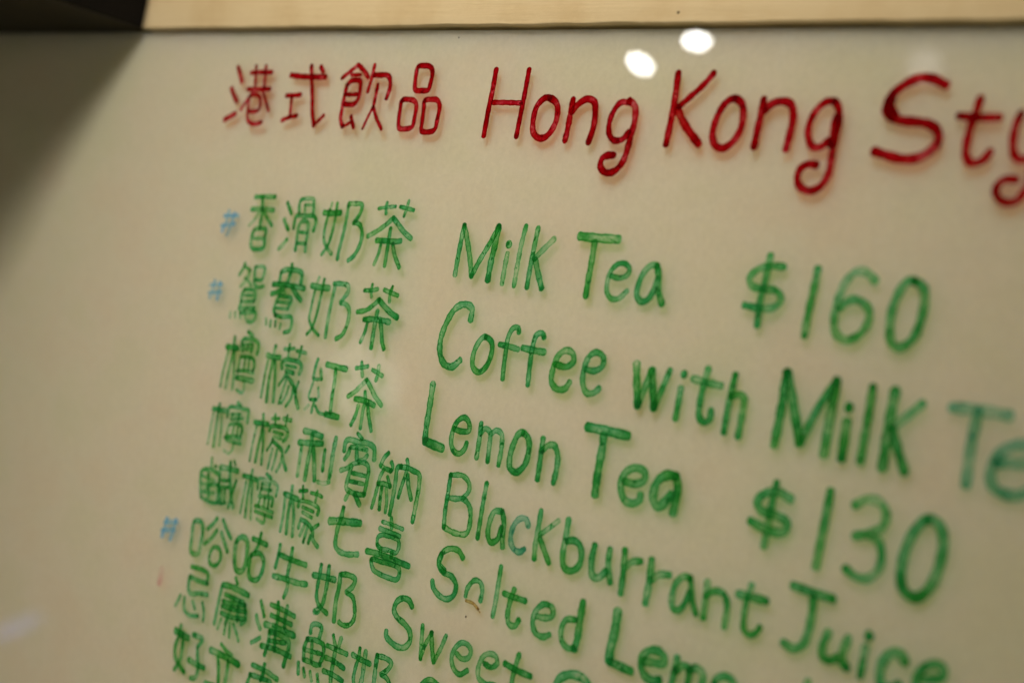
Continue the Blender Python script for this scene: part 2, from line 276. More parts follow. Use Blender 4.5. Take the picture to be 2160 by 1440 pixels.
# colour and character, then one line per stroke: width (mm), ink density, centre line (board mm)
STROKES = """
@r 港
3.0 1 104.8,-21.4 107.7,-24.7 111.2,-29.4
2.9 1 102.7,-33.0 106.3,-36.8 110.6,-40.2
3.0 1 102.1,-50.5 106.5,-48.7 111.4,-46.7
2.5 1 118.3,-24.4 125.4,-24.0 137.1,-23.8
2.4 1 121.9,-20.6 123.3,-25.8 124.7,-32.1
2.4 1 130.9,-20.5 131.9,-25.6 133.2,-31.9
2.5 1 118.4,-33.4 128.6,-33.2 138.8,-32.7
2.2 0.35 123.7,-34.7 120.7,-38.6 116.2,-44.6
2.1 1 133.3,-34.5 136.9,-38.8 141.4,-44.3
2.3 1 122.3,-37.0 126.9,-36.1 131.0,-37.1 133.1,-40.8 132.8,-44.0 128.9,-45.1 124.6,-45.3
2.4 1 121.9,-37.3 122.9,-43.4 124.7,-49.4 127.2,-51.2 132.3,-51.8 137.7,-50.5
@r 式
2.9 1 153.5,-24.9 162.3,-25.5 172.3,-25.6 182.9,-25.4
2.9 1 169.4,-19.9 172.3,-27.9 175.8,-37.0 177.7,-43.0 181.3,-50.2
2.1 1 181.2,-50.1 184.3,-47.7 187.8,-44.8
2.7 1 177.4,-20.2 179.1,-21.7 180.7,-23.1
2.5 1 153.6,-35.8 159.6,-35.6 165.9,-35.0
2.3 1 158.6,-36.3 159.5,-40.6 160.4,-46.4
2.3 1 154.3,-48.9 159.4,-47.1 166.5,-45.8
@r 飲
2.3 1 195.9,-25.8 201.0,-22.6 206.7,-18.9
2.5 1 206.7,-18.9 211.7,-21.5 216.4,-25.0
1.9 1 203.0,-24.0 210.6,-23.9
2.7 1 201.6,-29.1 204.2,-27.0 208.2,-26.6 211.2,-27.1 212.1,-30.1 212.1,-35.9 209.7,-38.4 205.7,-38.8 202.3,-38.6
2.7 1 201.6,-29.1 201.3,-34.5 201.4,-40.7 201.9,-46.1 204.5,-49.8
2.1 1 201.7,-33.7 205.9,-33.9 211.3,-33.5
1.8 1 204.8,-49.9 208.3,-48.5 210.9,-47.2
2.4 1 209.8,-44.6 211.5,-47.1 213.4,-50.0
2.3 1 220.1,-18.9 219.9,-24.6 218.9,-32.2
2.7 1 221.4,-23.9 226.3,-23.9 230.7,-23.8 233.3,-25.2 234.9,-29.5 233.9,-35.0
2.4 1 225.6,-28.6 225.7,-32.6 225.6,-39.3
1.8 1 225.6,-39.3 223.3,-44.3 220.9,-50.3
2.1 1 225.8,-39.3 229.7,-44.7 235.1,-49.9
@r 品
2.7 1 251.2,-19.2 255.2,-18.7 259.4,-19.1 261.8,-21.3 262.0,-27.7 261.5,-30.0 257.1,-30.5 252.4,-30.2 251.5,-28.0 250.8,-22.9 251.2,-19.2
2.6 1 244.7,-35.5 248.7,-34.9 253.6,-35.6 255.4,-37.5 255.9,-43.1 255.6,-47.6 251.3,-48.9 246.5,-48.6 245.3,-45.8 244.6,-39.5 244.7,-35.5
2.6 1 260.6,-35.3 265.2,-34.4 269.5,-34.8 271.7,-37.5 271.9,-43.0 271.5,-48.3 267.8,-49.6 262.7,-49.2 261.9,-45.1 261.2,-38.7 260.6,-35.3
@r H
2.9 1 303.5,-19.8 303.9,-28.7 303.8,-37.1 304.2,-49.6
2.7 1 323.9,-19.5 324.2,-29.0 324.3,-38.2 324.4,-49.1
2.3 1 305.6,-34.6 313.6,-34.4 322.7,-34.3
@r o
3.0 1 339.6,-31.6 344.3,-34.1 345.9,-40.0 344.5,-45.1 341.4,-48.5 337.4,-48.9 333.8,-46.5 332.4,-41.3 333.0,-35.3 336.7,-31.7 339.6,-31.6
@r n
3.0 1 353.0,-31.7 353.1,-37.1 353.3,-43.9 353.1,-49.4
3.1 1 353.7,-37.1 356.6,-33.7 361.0,-31.4 365.2,-32.6 367.0,-37.5 367.5,-43.3 366.4,-49.5
@r g
2.7 1 384.2,-32.0 379.1,-32.5 376.1,-37.1 375.7,-42.9 377.5,-46.5 380.5,-48.0 384.5,-47.0 386.8,-44.0
3.0 1 383.5,-31.4 387.2,-33.5 388.7,-39.1 388.3,-45.6 388.0,-50.4 386.9,-56.2 383.3,-60.5 378.7,-61.2 375.5,-58.9 375.7,-55.6 378.5,-54.2 381.6,-54.0
@r K
3.1 1 405.8,-19.6 406.6,-27.6 407.0,-37.1 406.9,-48.2
2.7 1 423.3,-19.3 419.3,-24.2 414.6,-28.6 409.5,-33.1
3.3 1 409.2,-33.9 413.5,-39.2 418.5,-43.7 423.0,-47.3
@r o
3.0 1 435.4,-29.0 439.1,-30.9 440.8,-35.8 440.7,-41.1 438.2,-45.8 434.2,-48.3 430.7,-47.3 428.5,-44.0 428.3,-39.4 430.0,-33.2 432.5,-30.0 435.4,-29.0
@r n
3.1 1 448.5,-28.8 448.7,-33.3 448.5,-40.0 448.5,-47.1
3.1 1 450.0,-33.2 452.8,-30.5 457.4,-29.4 461.1,-30.6 463.0,-35.0 463.1,-40.8 462.7,-47.1
@r g
2.8 1 479.0,-28.6 475.5,-29.1 472.1,-32.4 470.4,-37.6 471.0,-41.9 473.5,-45.4 476.8,-45.6 479.9,-42.9
2.9 1 479.0,-28.6 481.3,-31.4 482.5,-36.4 482.3,-42.8 482.4,-48.2 482.6,-54.6 480.5,-59.4 476.9,-61.5 472.5,-60.7 470.2,-58.0 470.5,-54.0 473.4,-52.0 477.1,-52.1
3.5 1 481.4,-34.3 481.5,-44.6
@r S
3.3 1 520.9,-22.0 515.6,-19.9 511.1,-19.6 505.9,-21.8 501.8,-25.4 500.4,-29.6 502.4,-33.0 506.9,-34.6 512.6,-34.9 517.5,-35.5 520.9,-37.4 522.1,-41.1 519.9,-44.6 515.7,-47.2 509.9,-47.9 503.6,-46.9 498.7,-45.8
4.5 1 501.2,-27.2 500.9,-30.7 503.6,-33.3
@r t
2.8 1 534.1,-25.9 533.6,-30.2 532.7,-35.9 532.5,-41.2 533.0,-45.2 535.3,-47.7 538.3,-47.2 540.3,-45.4 541.3,-43.4
2.8 1 527.7,-32.2 534.4,-32.5 542.3,-32.2
@r y
2.7 1 549.3,-30.3 548.2,-34.6 548.3,-39.8 549.5,-43.9 551.9,-45.7 554.4,-44.9 556.9,-41.3
2.7 1 556.1,-31.0 556.5,-37.4 556.5,-45.5 556.2,-53.5 553.7,-58.9 549.9,-59.8 546.8,-58.1 545.9,-55.3 548.0,-52.5 552.3,-52.2
@b #
2.0 0.6 123.4,-98.5 122.8,-104.6 120.8,-110.0
2.0 0.6 129.3,-99.6 127.7,-106.1 125.8,-111.7
2.0 0.6 120.1,-101.7 132.9,-100.6
2.0 0.6 119.3,-107.2 131.2,-105.2
@g 香
2.5 1 144.2,-89.7 152.3,-88.9 161.4,-88.3
2.5 1 150.9,-89.3 151.6,-92.1 152.6,-95.7 153.2,-100.0 153.5,-104.7
2.6 1 143.3,-96.3 153.0,-95.4 162.7,-95.2
1.6 0.4 150.4,-97.2 148.1,-101.1 144.1,-104.9
2.1 1 154.4,-96.5 159.3,-100.1 163.9,-103.1
2.4 1 150.0,-106.6 154.3,-105.5 159.6,-105.7 160.0,-110.0 161.0,-114.5 156.4,-116.2 150.5,-115.9 148.8,-111.7 150.0,-106.6
2.0 0.4 151.0,-111.0 158.6,-110.4
@g 滑
2.3 1 172.5,-90.4 175.2,-93.2 177.6,-95.7
2.4 1 172.6,-98.9 175.0,-101.5 177.8,-103.9
2.5 0.6 173.2,-114.2 175.9,-111.8 178.4,-108.8
2.1 1 184.2,-94.9 183.0,-91.0 183.5,-88.3 189.0,-87.1 193.4,-87.2 195.0,-91.5 195.5,-95.1
1.6 0.6 187.6,-90.3 193.3,-90.0
1.6 0.6 187.6,-90.3 189.2,-95.0
2.3 1 182.4,-102.9 182.2,-99.3 182.8,-96.5 189.5,-95.9 197.1,-95.5 199.2,-97.7 198.7,-102.6
2.3 1 187.5,-113.6 186.9,-107.3 186.4,-101.3 188.4,-98.7 192.9,-98.9 194.6,-104.2 194.9,-109.5 195.7,-113.3
1.8 1 187.8,-104.2 194.1,-104.2
1.9 1 187.7,-109.9 194.9,-109.5
@g 奶
1.5 0.4 208.2,-87.5 207.9,-89.3 207.5,-91.1
2.0 1 207.5,-91.1 206.8,-96.2 206.7,-101.8 207.8,-106.4 211.1,-109.6 215.8,-112.4
2.0 1 212.4,-87.4 212.9,-91.8 213.2,-95.6 212.9,-102.1 211.7,-108.4 208.2,-113.5
3.0 1 203.8,-92.9 209.9,-92.7 216.6,-91.9
2.3 1 221.5,-87.3 221.8,-92.5 221.9,-99.8 221.5,-105.7 221.0,-111.5 221.3,-114.4
2.4 1 221.5,-87.1 226.7,-86.6 231.3,-86.6 231.9,-88.7 230.8,-92.3 228.2,-95.4
2.5 1 227.9,-95.7 232.5,-96.2 235.0,-98.5 236.2,-102.2 235.5,-107.1 232.9,-111.7 229.6,-114.1
@g 茶
1.8 1 243.4,-87.5 249.2,-86.4 255.3,-85.5
2.0 1 248.9,-84.2 248.9,-87.0 249.7,-89.5
2.0 1 258.7,-85.4 263.8,-85.8 268.5,-86.2
1.8 1 264.0,-82.1 263.5,-86.1 262.7,-89.6
2.5 0.7 255.7,-91.0 251.7,-94.4 246.3,-98.0 240.1,-101.2
2.7 1 255.7,-91.0 259.4,-93.2 265.1,-96.8 270.8,-99.3
2.7 1 247.2,-102.5 254.0,-102.1 260.3,-101.8 264.3,-101.1
2.4 1 255.6,-96.0 255.8,-100.8 256.2,-105.0 256.7,-113.7
2.1 0.7 251.1,-103.8 250.8,-108.4 249.1,-113.9
2.4 1 259.4,-103.0 262.1,-107.7 267.2,-113.3
@g M
2.7 1 303.5,-89.9 303.4,-96.7 303.5,-103.9 303.9,-112.4
2.8 0.75 303.6,-90.3 307.6,-97.0 311.3,-104.4 314.5,-111.8
2.7 1 314.4,-111.5 317.7,-104.1 321.5,-96.7 325.3,-88.5
3.3 1 325.1,-88.5 325.1,-95.6 324.7,-104.4 325.0,-112.3
@g i
3.4 1 332.8,-95.2 333.2,-96.0
2.6 0.6 333.3,-99.6 333.4,-105.8 333.7,-112.7
@g l
2.5 0.6 340.9,-86.8 340.3,-94.8 340.5,-104.0 340.9,-112.8
@g k
2.6 1 348.1,-87.0 348.0,-94.0 348.1,-104.2 348.5,-112.6
2.7 0.5 358.5,-90.7 354.3,-95.0 349.3,-100.3
2.9 1 350.3,-100.5 353.0,-105.3 357.1,-111.9
@g T
3.7 0.75 372.1,-88.2 380.7,-88.1 392.8,-87.5
3.0 1 380.7,-89.7 381.2,-97.8 381.4,-105.3 381.8,-112.1
@g e
2.3 1 392.5,-102.3 397.2,-102.7 400.9,-101.0 401.5,-98.7 398.9,-96.8 395.3,-97.2 392.4,-100.1 391.5,-104.7 392.4,-109.1 395.3,-111.3 398.9,-110.8 402.5,-107.2
@g a
2.7 1 414.8,-95.7 411.7,-96.0 408.9,-99.2 407.4,-104.4 407.7,-108.5 410.7,-110.6 413.5,-109.3 415.4,-105.6 416.4,-100.5
2.9 1 414.8,-95.7 416.7,-100.1 417.5,-104.7 420.9,-110.2
@g $
2.7 1 472.2,-89.8 467.0,-90.0 461.3,-91.9 458.3,-95.5 459.9,-98.1 465.3,-98.7 471.0,-98.8 473.5,-101.3 471.9,-104.3 466.6,-105.8 458.4,-105.6
2.8 1 465.4,-86.2 465.4,-95.0 465.0,-103.2 465.8,-112.3
@g 1
2.9 1 486.1,-88.7 486.1,-96.5 485.9,-105.1 486.2,-113.0
@g 6
2.9 0.75 509.6,-90.5 505.6,-88.0 501.8,-88.0 498.3,-91.9 496.7,-98.3 496.5,-104.9 498.2,-110.0 502.6,-112.1 507.2,-109.9 509.9,-104.9 509.4,-100.8 505.8,-98.2 501.9,-98.0 497.5,-101.6
@g 0
3.1 1 524.0,-88.8 527.6,-90.6 529.1,-95.6 529.0,-102.2 527.5,-108.0 523.8,-111.5 520.3,-110.6 518.5,-106.0 518.0,-98.5 519.5,-92.3 521.6,-89.1 524.0,-88.8
@b #
2.0 0.5 123.4,-136.3 122.9,-141.2 121.7,-145.9
2.0 0.5 128.4,-136.4 129.0,-141.1 129.0,-145.9
2.0 0.5 120.0,-139.3 130.6,-137.7
2.0 0.5 120.3,-143.5 131.4,-141.7
@g 鴛
2.0 0.8 147.1,-124.4 146.1,-127.7 144.0,-131.0
1.8 0.8 147.1,-126.0 152.9,-127.5
2.2 0.6 152.9,-127.5 151.8,-132.0 147.6,-136.6
1.6 0.6 149.7,-131.9 153.3,-133.1 156.6,-135.2
2.0 0.8 157.0,-125.5 160.4,-124.8 165.1,-124.9 165.6,-127.9 164.6,-131.1 159.1,-131.8
2.1 0.8 157.0,-125.5 158.1,-130.3 159.4,-134.2 162.4,-135.4 167.2,-134.2
2.3 0.8 152.2,-137.6 150.5,-140.3 150.9,-144.6 150.6,-148.4
2.1 0.8 151.8,-138.0 156.8,-137.3 161.2,-137.7 162.5,-140.0 161.9,-142.9
1.8 0.7 151.7,-140.8 160.9,-139.9
2.1 0.7 151.3,-144.3 162.4,-142.8
2.1 0.7 150.9,-147.8 164.0,-146.0
2.1 0.8 152.7,-150.0 159.8,-149.0 165.8,-148.2 166.3,-151.2 163.9,-153.4 160.2,-153.3
1.7 0.5 144.4,-150.8 144.9,-153.6
1.7 0.5 148.6,-150.3 149.5,-152.9
1.6 0.5 152.7,-150.0 154.2,-152.6
1.6 0.5 158.1,-150.2 158.8,-152.3
@g 鴦
2.4 1 186.4,-120.7 187.2,-124.5
2.8 1 179.4,-125.2 182.9,-123.8 187.8,-123.4 192.6,-123.3 195.9,-124.4 196.6,-129.4
2.3 1 179.0,-125.4 179.3,-129.4 178.9,-131.2
2.8 1 186.9,-125.1 186.5,-128.5 185.5,-131.3 181.2,-134.9 174.9,-137.2
2.9 1 174.8,-132.3 183.0,-131.3 190.4,-131.3 200.6,-131.3
2.9 1 190.5,-131.6 194.4,-134.5 199.7,-137.4
2.4 0.8 185.8,-135.2 182.1,-137.5 180.3,-141.4 180.1,-145.1 182.3,-147.2
2.2 1 182.1,-137.5 187.4,-137.1 192.4,-137.4 192.3,-139.8 190.9,-141.8
1.8 0.7 181.6,-140.6 191.2,-139.7
1.7 0.6 181.1,-143.7 191.8,-142.9
2.3 1 181.8,-147.3 188.3,-147.3 195.5,-146.6 196.8,-149.1 196.2,-153.1 192.2,-154.6
1.8 0.6 175.6,-149.9 176.6,-152.9
1.8 0.6 179.8,-150.3 180.3,-153.3
1.8 0.6 183.8,-150.0 184.4,-152.7
1.8 0.6 188.5,-150.9 188.4,-153.3
@g 奶
1.8 0.8 209.9,-124.5 208.9,-128.8 208.5,-133.6 208.4,-140.4 208.6,-145.4 210.9,-148.0 213.5,-150.0 218.4,-152.2
1.9 1 214.2,-124.9 214.2,-129.3 214.1,-134.6 213.9,-141.1 213.2,-146.2 212.0,-149.9 209.2,-153.0
3.2 1 205.7,-129.2 211.9,-129.3 219.2,-128.8
2.4 0.8 223.6,-126.7 223.4,-133.1 223.2,-139.9 223.5,-146.5 224.0,-152.3
2.5 0.75 222.5,-126.2 227.8,-125.6 233.4,-126.1 234.2,-128.6 232.4,-131.4 230.2,-134.3
2.5 0.8 230.3,-134.6 233.9,-134.7 237.2,-136.5 238.5,-140.7 237.9,-145.9 236.0,-149.6 232.2,-151.9
@g 茶
2.1 0.8 245.2,-126.6 250.2,-126.0 254.6,-124.8
1.9 0.8 250.2,-123.2 250.3,-126.3 251.4,-129.0
2.2 1 259.3,-124.6 264.2,-125.4 269.5,-126.1
1.9 1 264.8,-122.5 264.0,-126.0 264.7,-129.8
2.5 1 257.4,-129.6 254.4,-132.3 250.1,-135.4 243.7,-137.2
2.9 1 257.4,-129.6 262.0,-132.1 267.9,-134.7 272.5,-136.0
2.8 1 249.8,-140.0 256.5,-139.0 262.8,-138.7 267.9,-138.8
2.7 0.85 258.2,-134.9 258.1,-138.8 258.3,-143.5 258.9,-152.2
2.1 1 252.8,-141.2 252.4,-145.5 250.6,-150.9
2.6 1 261.7,-139.1 263.8,-143.3 265.7,-148.1 268.0,-151.3
@g C
3.2 1 319.2,-130.6 318.7,-125.6 313.9,-124.3 308.4,-127.0 304.3,-135.1 303.2,-142.4 305.0,-148.4 308.6,-151.8 313.8,-152.1 317.9,-148.6
@g o
2.7 1 330.5,-136.4 334.7,-138.2 335.8,-143.2 334.1,-149.0 330.6,-151.8 326.5,-150.3 325.2,-145.7 326.2,-140.7 328.8,-136.9 330.5,-136.4
@g f
2.5 1 349.2,-131.7 348.4,-129.9 345.6,-130.3 343.7,-134.2 344.0,-141.4 344.6,-147.7 345.3,-152.3
2.5 1 339.5,-138.3 344.9,-138.3 350.9,-138.7
@g f
2.6 1 363.9,-131.7 362.3,-130.0 359.3,-131.5 358.6,-137.5 359.1,-144.1 360.2,-152.3
2.9 1 353.2,-137.7 359.3,-137.8 365.8,-137.6
@g e
2.8 1 372.7,-141.5 379.3,-141.5 382.4,-138.7 381.0,-135.7 377.0,-135.1 373.5,-138.1 372.2,-143.7 372.8,-148.9 376.5,-151.2 380.7,-150.4 382.5,-147.3
@g e
2.7 1 389.4,-140.8 393.7,-140.9 397.7,-138.3 397.3,-134.7 393.2,-133.4 390.1,-135.5 388.7,-140.1 389.4,-146.5 392.4,-150.0 396.0,-149.4 398.5,-147.0
@g w
3.4 1 414.5,-134.5 416.4,-141.7 419.1,-150.6
2.9 1 419.2,-150.3 420.6,-144.1 422.4,-135.8
3.3 1 422.7,-135.7 424.8,-142.8 427.2,-150.1
2.7 1 427.2,-150.1 429.2,-142.6 431.3,-134.4
@g i
3.1 1 437.5,-134.8 438.3,-135.0
2.8 1 437.8,-140.2 438.0,-145.7 438.1,-152.0
@g t
2.8 1 448.4,-130.9 447.8,-137.0 447.7,-143.9 448.6,-149.2 451.2,-150.8 453.4,-149.4 453.3,-145.9
2.8 1 442.3,-135.8 449.0,-136.2 455.6,-136.3
@g h
2.8 1 460.8,-131.2 460.5,-138.9 460.5,-146.0 460.8,-152.8
2.8 1 460.7,-139.5 464.2,-138.0 466.6,-139.1 467.1,-144.2 467.3,-153.3
@g M
3.5 1 482.1,-126.8 482.8,-138.5 483.0,-153.0
3.7 1 482.3,-126.7 487.0,-136.7 493.2,-150.4
3.1 1 493.2,-150.4 497.5,-137.3 502.7,-126.3
3.6 1 502.7,-126.3 503.0,-139.7 503.5,-152.3
@g i
3.6 1 509.0,-134.7 509.7,-134.6
3.5 1 509.6,-139.4 510.4,-152.3
@g l
3.1 1 516.7,-126.1 517.2,-137.5 517.6,-152.0
@g k
3.6 1 525.1,-125.8 525.3,-138.3 526.1,-152.3
2.9 0.6 535.9,-128.4 531.4,-133.4 526.4,-138.6
3.3 1 527.0,-138.9 530.5,-145.3 534.5,-151.9
@t T
3.5 0.65 546.1,-127.9 555.6,-127.1 565.8,-127.0
3.5 0.65 555.2,-127.6 555.1,-138.0 556.1,-151.4
@t e
3.4 0.7 564.5,-142.4 568.9,-141.4 572.9,-141.0 575.9,-138.2 574.8,-135.4 570.3,-135.4 565.9,-138.1 563.3,-143.5 564.6,-149.5 569.6,-151.4 574.4,-150.4 577.8,-147.4
@g 檸
3.1 1 145.9,-168.8 150.6,-168.4 155.9,-168.2
2.1 1 151.3,-162.7 152.1,-168.2 152.3,-173.2 151.8,-181.1 152.0,-189.5
1.8 0.8 148.2,-170.7 147.7,-177.0 147.2,-183.4 147.5,-189.6
1.8 0.8 153.8,-169.8 155.3,-175.8 157.4,-183.3 158.4,-189.3
2.3 1 162.1,-158.6 166.8,-160.1
2.3 1 159.6,-168.3 159.0,-163.4 163.8,-162.1 169.4,-161.9 173.1,-163.5 173.6,-166.5 173.3,-168.6
1.8 0.7 161.2,-165.3 168.2,-164.2
2.2 0.6 162.0,-167.6 169.0,-166.6
1.7 0.7 161.3,-165.6 161.5,-169.2
1.7 0.7 168.8,-164.4 168.6,-168.5
2.0 1 160.8,-171.8 166.3,-171.0 171.6,-171.4 173.8,-174.7 173.2,-177.2
1.8 0.8 160.8,-171.8 160.8,-176.2 160.8,-179.3
1.7 0.7 165.0,-171.8 165.8,-178.5
1.7 0.7 168.7,-171.8 169.7,-177.8
2.1 1 160.3,-179.4 167.3,-178.2 174.5,-178.2
3.0 1 161.4,-182.6 168.7,-182.3 175.3,-182.1
1.8 0.5 168.4,-182.9 169.4,-185.9 169.0,-189.3 163.5,-188.7
@g 檬
2.9 1 181.2,-167.7 186.8,-168.0 192.0,-167.2
2.2 1 186.8,-162.0 186.5,-167.2 186.8,-173.8 186.8,-179.8 188.4,-190.4
1.8 0.75 183.0,-170.2 182.8,-175.6 183.0,-182.0 183.3,-188.9
2.2 1 188.7,-169.2 191.0,-176.1 192.5,-181.9 194.0,-189.4
1.9 1 194.4,-162.6 198.2,-162.1 202.3,-161.1
1.9 1 198.1,-159.7 198.3,-162.3 198.8,-165.3
1.9 1 204.5,-162.0 208.8,-161.9 212.2,-162.0
1.9 1 208.0,-159.4 207.9,-162.1 207.8,-164.7
2.4 1 196.2,-172.2 195.2,-169.4 198.0,-167.5 202.8,-167.0 209.1,-167.2 211.2,-169.2 210.4,-172.6
1.7 1 198.4,-170.1 207.1,-169.9
2.3 1 199.7,-172.6 206.2,-173.0
1.8 1 200.5,-173.3 199.2,-176.8 196.5,-180.6
2.4 1 201.6,-175.2 205.7,-177.2 210.2,-180.6 211.7,-183.9 215.3,-188.8
1.8 0.8 201.8,-177.3 200.9,-181.9 199.9,-189.2
1.6 0.6 205.0,-179.7 204.1,-184.3 201.8,-188.9
1.8 0.8 208.7,-179.1 208.7,-185.0 205.9,-189.6
1.8 1 212.1,-176.4 210.9,-181.4
@g 紅
2.1 0.8 221.6,-163.4 220.9,-167.0 220.8,-172.6
2.1 1 225.3,-167.8 227.3,-172.4
1.7 1 220.9,-172.9 224.2,-172.9 227.7,-172.0
1.6 0.6 221.8,-174.2 221.1,-177.8 220.6,-182.0 222.0,-183.2
1.6 0.35 226.4,-176.6 228.2,-180.9
1.8 1 222.4,-183.1 227.3,-182.3
1.8 1 226.3,-182.1 225.4,-185.2 225.3,-189.0
1.6 0.3 222.3,-185.8 219.9,-188.3
1.7 0.6 227.4,-185.4 231.0,-188.0 235.6,-188.0
2.9 0.85 229.9,-164.7 236.3,-164.8 244.8,-164.6
2.4 1 237.3,-165.8 238.2,-172.0 238.6,-179.1 239.7,-186.6
3.1 0.85 236.4,-187.8 240.5,-187.6 245.9,-187.5
@g 茶
2.1 0.8 250.5,-163.1 254.6,-162.1 258.6,-160.9
2.0 0.8 253.8,-159.7 254.8,-162.7 256.3,-166.1
2.1 0.7 262.4,-162.0 266.4,-162.7 270.1,-163.6
2.1 0.6 266.3,-159.4 266.9,-162.9 266.3,-166.4
2.4 0.6 260.1,-167.1 257.1,-170.2 253.8,-173.6 249.2,-176.9
2.5 0.6 260.1,-167.1 263.5,-169.6 268.0,-173.3 273.7,-176.7
2.8 1 254.9,-177.0 260.1,-176.7 265.8,-177.1 268.9,-177.6
2.2 0.65 260.9,-172.6 262.4,-177.1 262.1,-180.5 262.8,-189.6
2.3 0.7 258.3,-179.5 257.9,-183.5 255.8,-189.3
2.3 1 264.7,-177.8 266.5,-182.0 270.7,-189.2
@g L
3.4 1 304.0,-161.4 304.8,-171.1 305.3,-179.8 306.2,-186.5
4.0 1 306.3,-186.8 312.0,-187.3 317.9,-187.7
@g e
2.6 1 322.5,-178.1 327.7,-178.3 331.8,-177.1 330.8,-173.8 327.6,-172.2 324.2,-174.2 322.2,-178.9 322.7,-184.4 325.2,-187.4 328.8,-187.8 331.4,-185.3 332.0,-182.5
@g m
2.6 1 338.2,-172.7 338.9,-178.8 339.5,-187.5
2.5 0.8 339.0,-177.2 340.9,-174.5 344.4,-175.4 345.6,-181.3 346.4,-187.7
2.5 0.7 345.2,-176.0 347.8,-174.0 351.2,-174.8 352.8,-180.2 353.1,-187.8
@g o
3.0 1 363.0,-172.0 366.7,-174.0 368.2,-179.4 367.2,-185.1 363.5,-188.6 359.6,-187.5 358.4,-183.2 359.2,-176.7 360.7,-173.0 363.0,-172.0
@g n
2.8 1 374.5,-172.1 375.1,-178.7 375.9,-188.9
2.8 1 375.2,-177.2 377.9,-174.4 381.2,-173.7 384.0,-176.8 385.0,-182.1 384.8,-188.4
@g T
3.8 1 396.3,-163.1 405.1,-162.8 417.4,-162.6
3.8 1 405.6,-164.5 406.1,-169.8 406.4,-179.7 407.2,-188.1
@g e
3.1 0.75 420.2,-179.9 425.5,-179.8 429.4,-177.5 429.0,-174.5 424.8,-173.7 420.9,-175.5 418.6,-179.2 419.4,-183.6 422.0,-186.8 426.2,-187.3 429.2,-185.2 429.1,-183.1
@g a
3.7 1 443.8,-173.0 440.0,-173.2 436.3,-175.7 434.9,-180.1 435.9,-184.3 438.5,-185.8 441.2,-183.1 443.0,-180.0
3.6 1 443.7,-172.7 445.5,-176.4 445.8,-181.1 445.7,-186.5
@g $
3.2 0.8 494.2,-170.1 488.7,-168.8 483.5,-170.4 480.8,-174.0 483.0,-176.6 488.6,-176.9 494.5,-178.5 494.2,-181.6 488.5,-182.9 479.5,-181.3
2.8 1 487.2,-165.7 487.0,-174.3 487.2,-181.6 487.2,-188.8
@g 1
3.2 1 508.8,-163.9 509.0,-174.6 509.0,-182.9 509.1,-190.4
@g 3
3.0 0.8 518.8,-166.6 523.1,-163.5 528.0,-163.6 531.0,-166.9 530.3,-171.5 525.6,-174.7 521.1,-176.6
2.9 0.8 525.7,-175.1 530.0,-176.0 532.3,-180.3 532.1,-185.5 528.9,-189.2 524.5,-189.6 520.0,-187.9
@g 0
3.5 1 545.8,-165.0 549.7,-165.7 552.2,-169.7 552.8,-177.8 550.9,-186.4 547.2,-190.6 542.6,-189.5 540.4,-185.3 540.2,-176.7 542.4,-169.0 545.8,-165.0
@g 檸
2.8 1 145.0,-201.8 150.3,-201.3 156.1,-200.9
2.2 1 150.0,-198.3 150.1,-202.3 150.6,-208.5 151.2,-214.6 151.9,-220.4
1.7 0.6 146.3,-204.0 146.2,-209.9 146.6,-215.5 146.5,-220.0
1.7 0.6 153.4,-202.6 155.7,-210.6 157.0,-218.8
2.1 1 165.2,-194.9 168.7,-196.1
2.1 1 159.1,-203.4 159.1,-198.8 165.0,-197.4 171.2,-197.2 175.9,-197.2 176.4,-200.2 176.9,-203.2
1.8 0.7 162.2,-201.6 170.1,-200.2
1.7 0.7 163.0,-204.0 172.8,-201.8
1.6 0.7 163.6,-201.1 163.1,-204.2
1.6 0.7 169.1,-200.0 169.4,-204.0
2.0 0.9 162.9,-206.8 167.8,-205.5 173.1,-205.7 174.5,-208.2 173.8,-210.8
1.6 0.6 162.6,-207.4 162.3,-212.5
1.6 0.6 167.1,-206.6 167.2,-211.5
1.6 0.6 170.8,-206.5 171.4,-211.3
2.2 1 161.7,-213.8 167.9,-212.0 175.2,-211.7
2.0 0.8 163.6,-214.7 169.9,-214.6 176.1,-214.3
1.6 0.35 170.2,-215.5 170.2,-218.6 167.9,-220.9 163.4,-220.3
@g 檬
2.7 1 182.1,-201.9 188.0,-201.4 193.4,-200.9
2.1 1 188.0,-196.8 189.2,-201.7 189.5,-207.1 189.1,-213.2 189.1,-220.8
1.7 0.8 184.6,-203.2 184.3,-209.6 184.3,-215.7 184.6,-221.1
2.0 1 189.9,-202.2 192.4,-209.5 194.7,-220.8
1.7 1 195.8,-197.5 198.6,-197.0 201.8,-196.3
1.8 1 197.9,-195.0 199.5,-199.8
2.3 1 205.0,-195.7 208.4,-195.7 211.3,-195.5
1.7 1 207.8,-193.7 207.6,-196.1 208.0,-198.7
2.3 1 196.3,-203.4 196.6,-201.5 202.2,-200.3 209.0,-200.3 210.9,-201.7 210.4,-204.5 208.6,-206.3
1.8 1 199.7,-203.3 207.6,-203.3
1.8 0.6 200.6,-205.8 206.8,-205.5
1.6 1 200.4,-206.8 200.1,-208.9 197.6,-213.3
2.2 1 200.8,-207.9 205.1,-209.1 209.7,-211.1 211.4,-214.6 215.8,-219.3
1.7 0.7 202.0,-211.5 201.7,-216.6 201.5,-221.7
1.7 0.7 205.9,-211.3 205.7,-216.7 204.9,-221.6
1.8 0.8 210.9,-213.2 210.5,-217.8 208.8,-221.6
1.9 1 214.8,-207.7 213.1,-211.0
@g 利
3.1 0.85 222.2,-198.5 229.1,-198.2 236.2,-198.7
3.0 0.85 220.0,-204.6 228.4,-203.3 237.5,-201.8
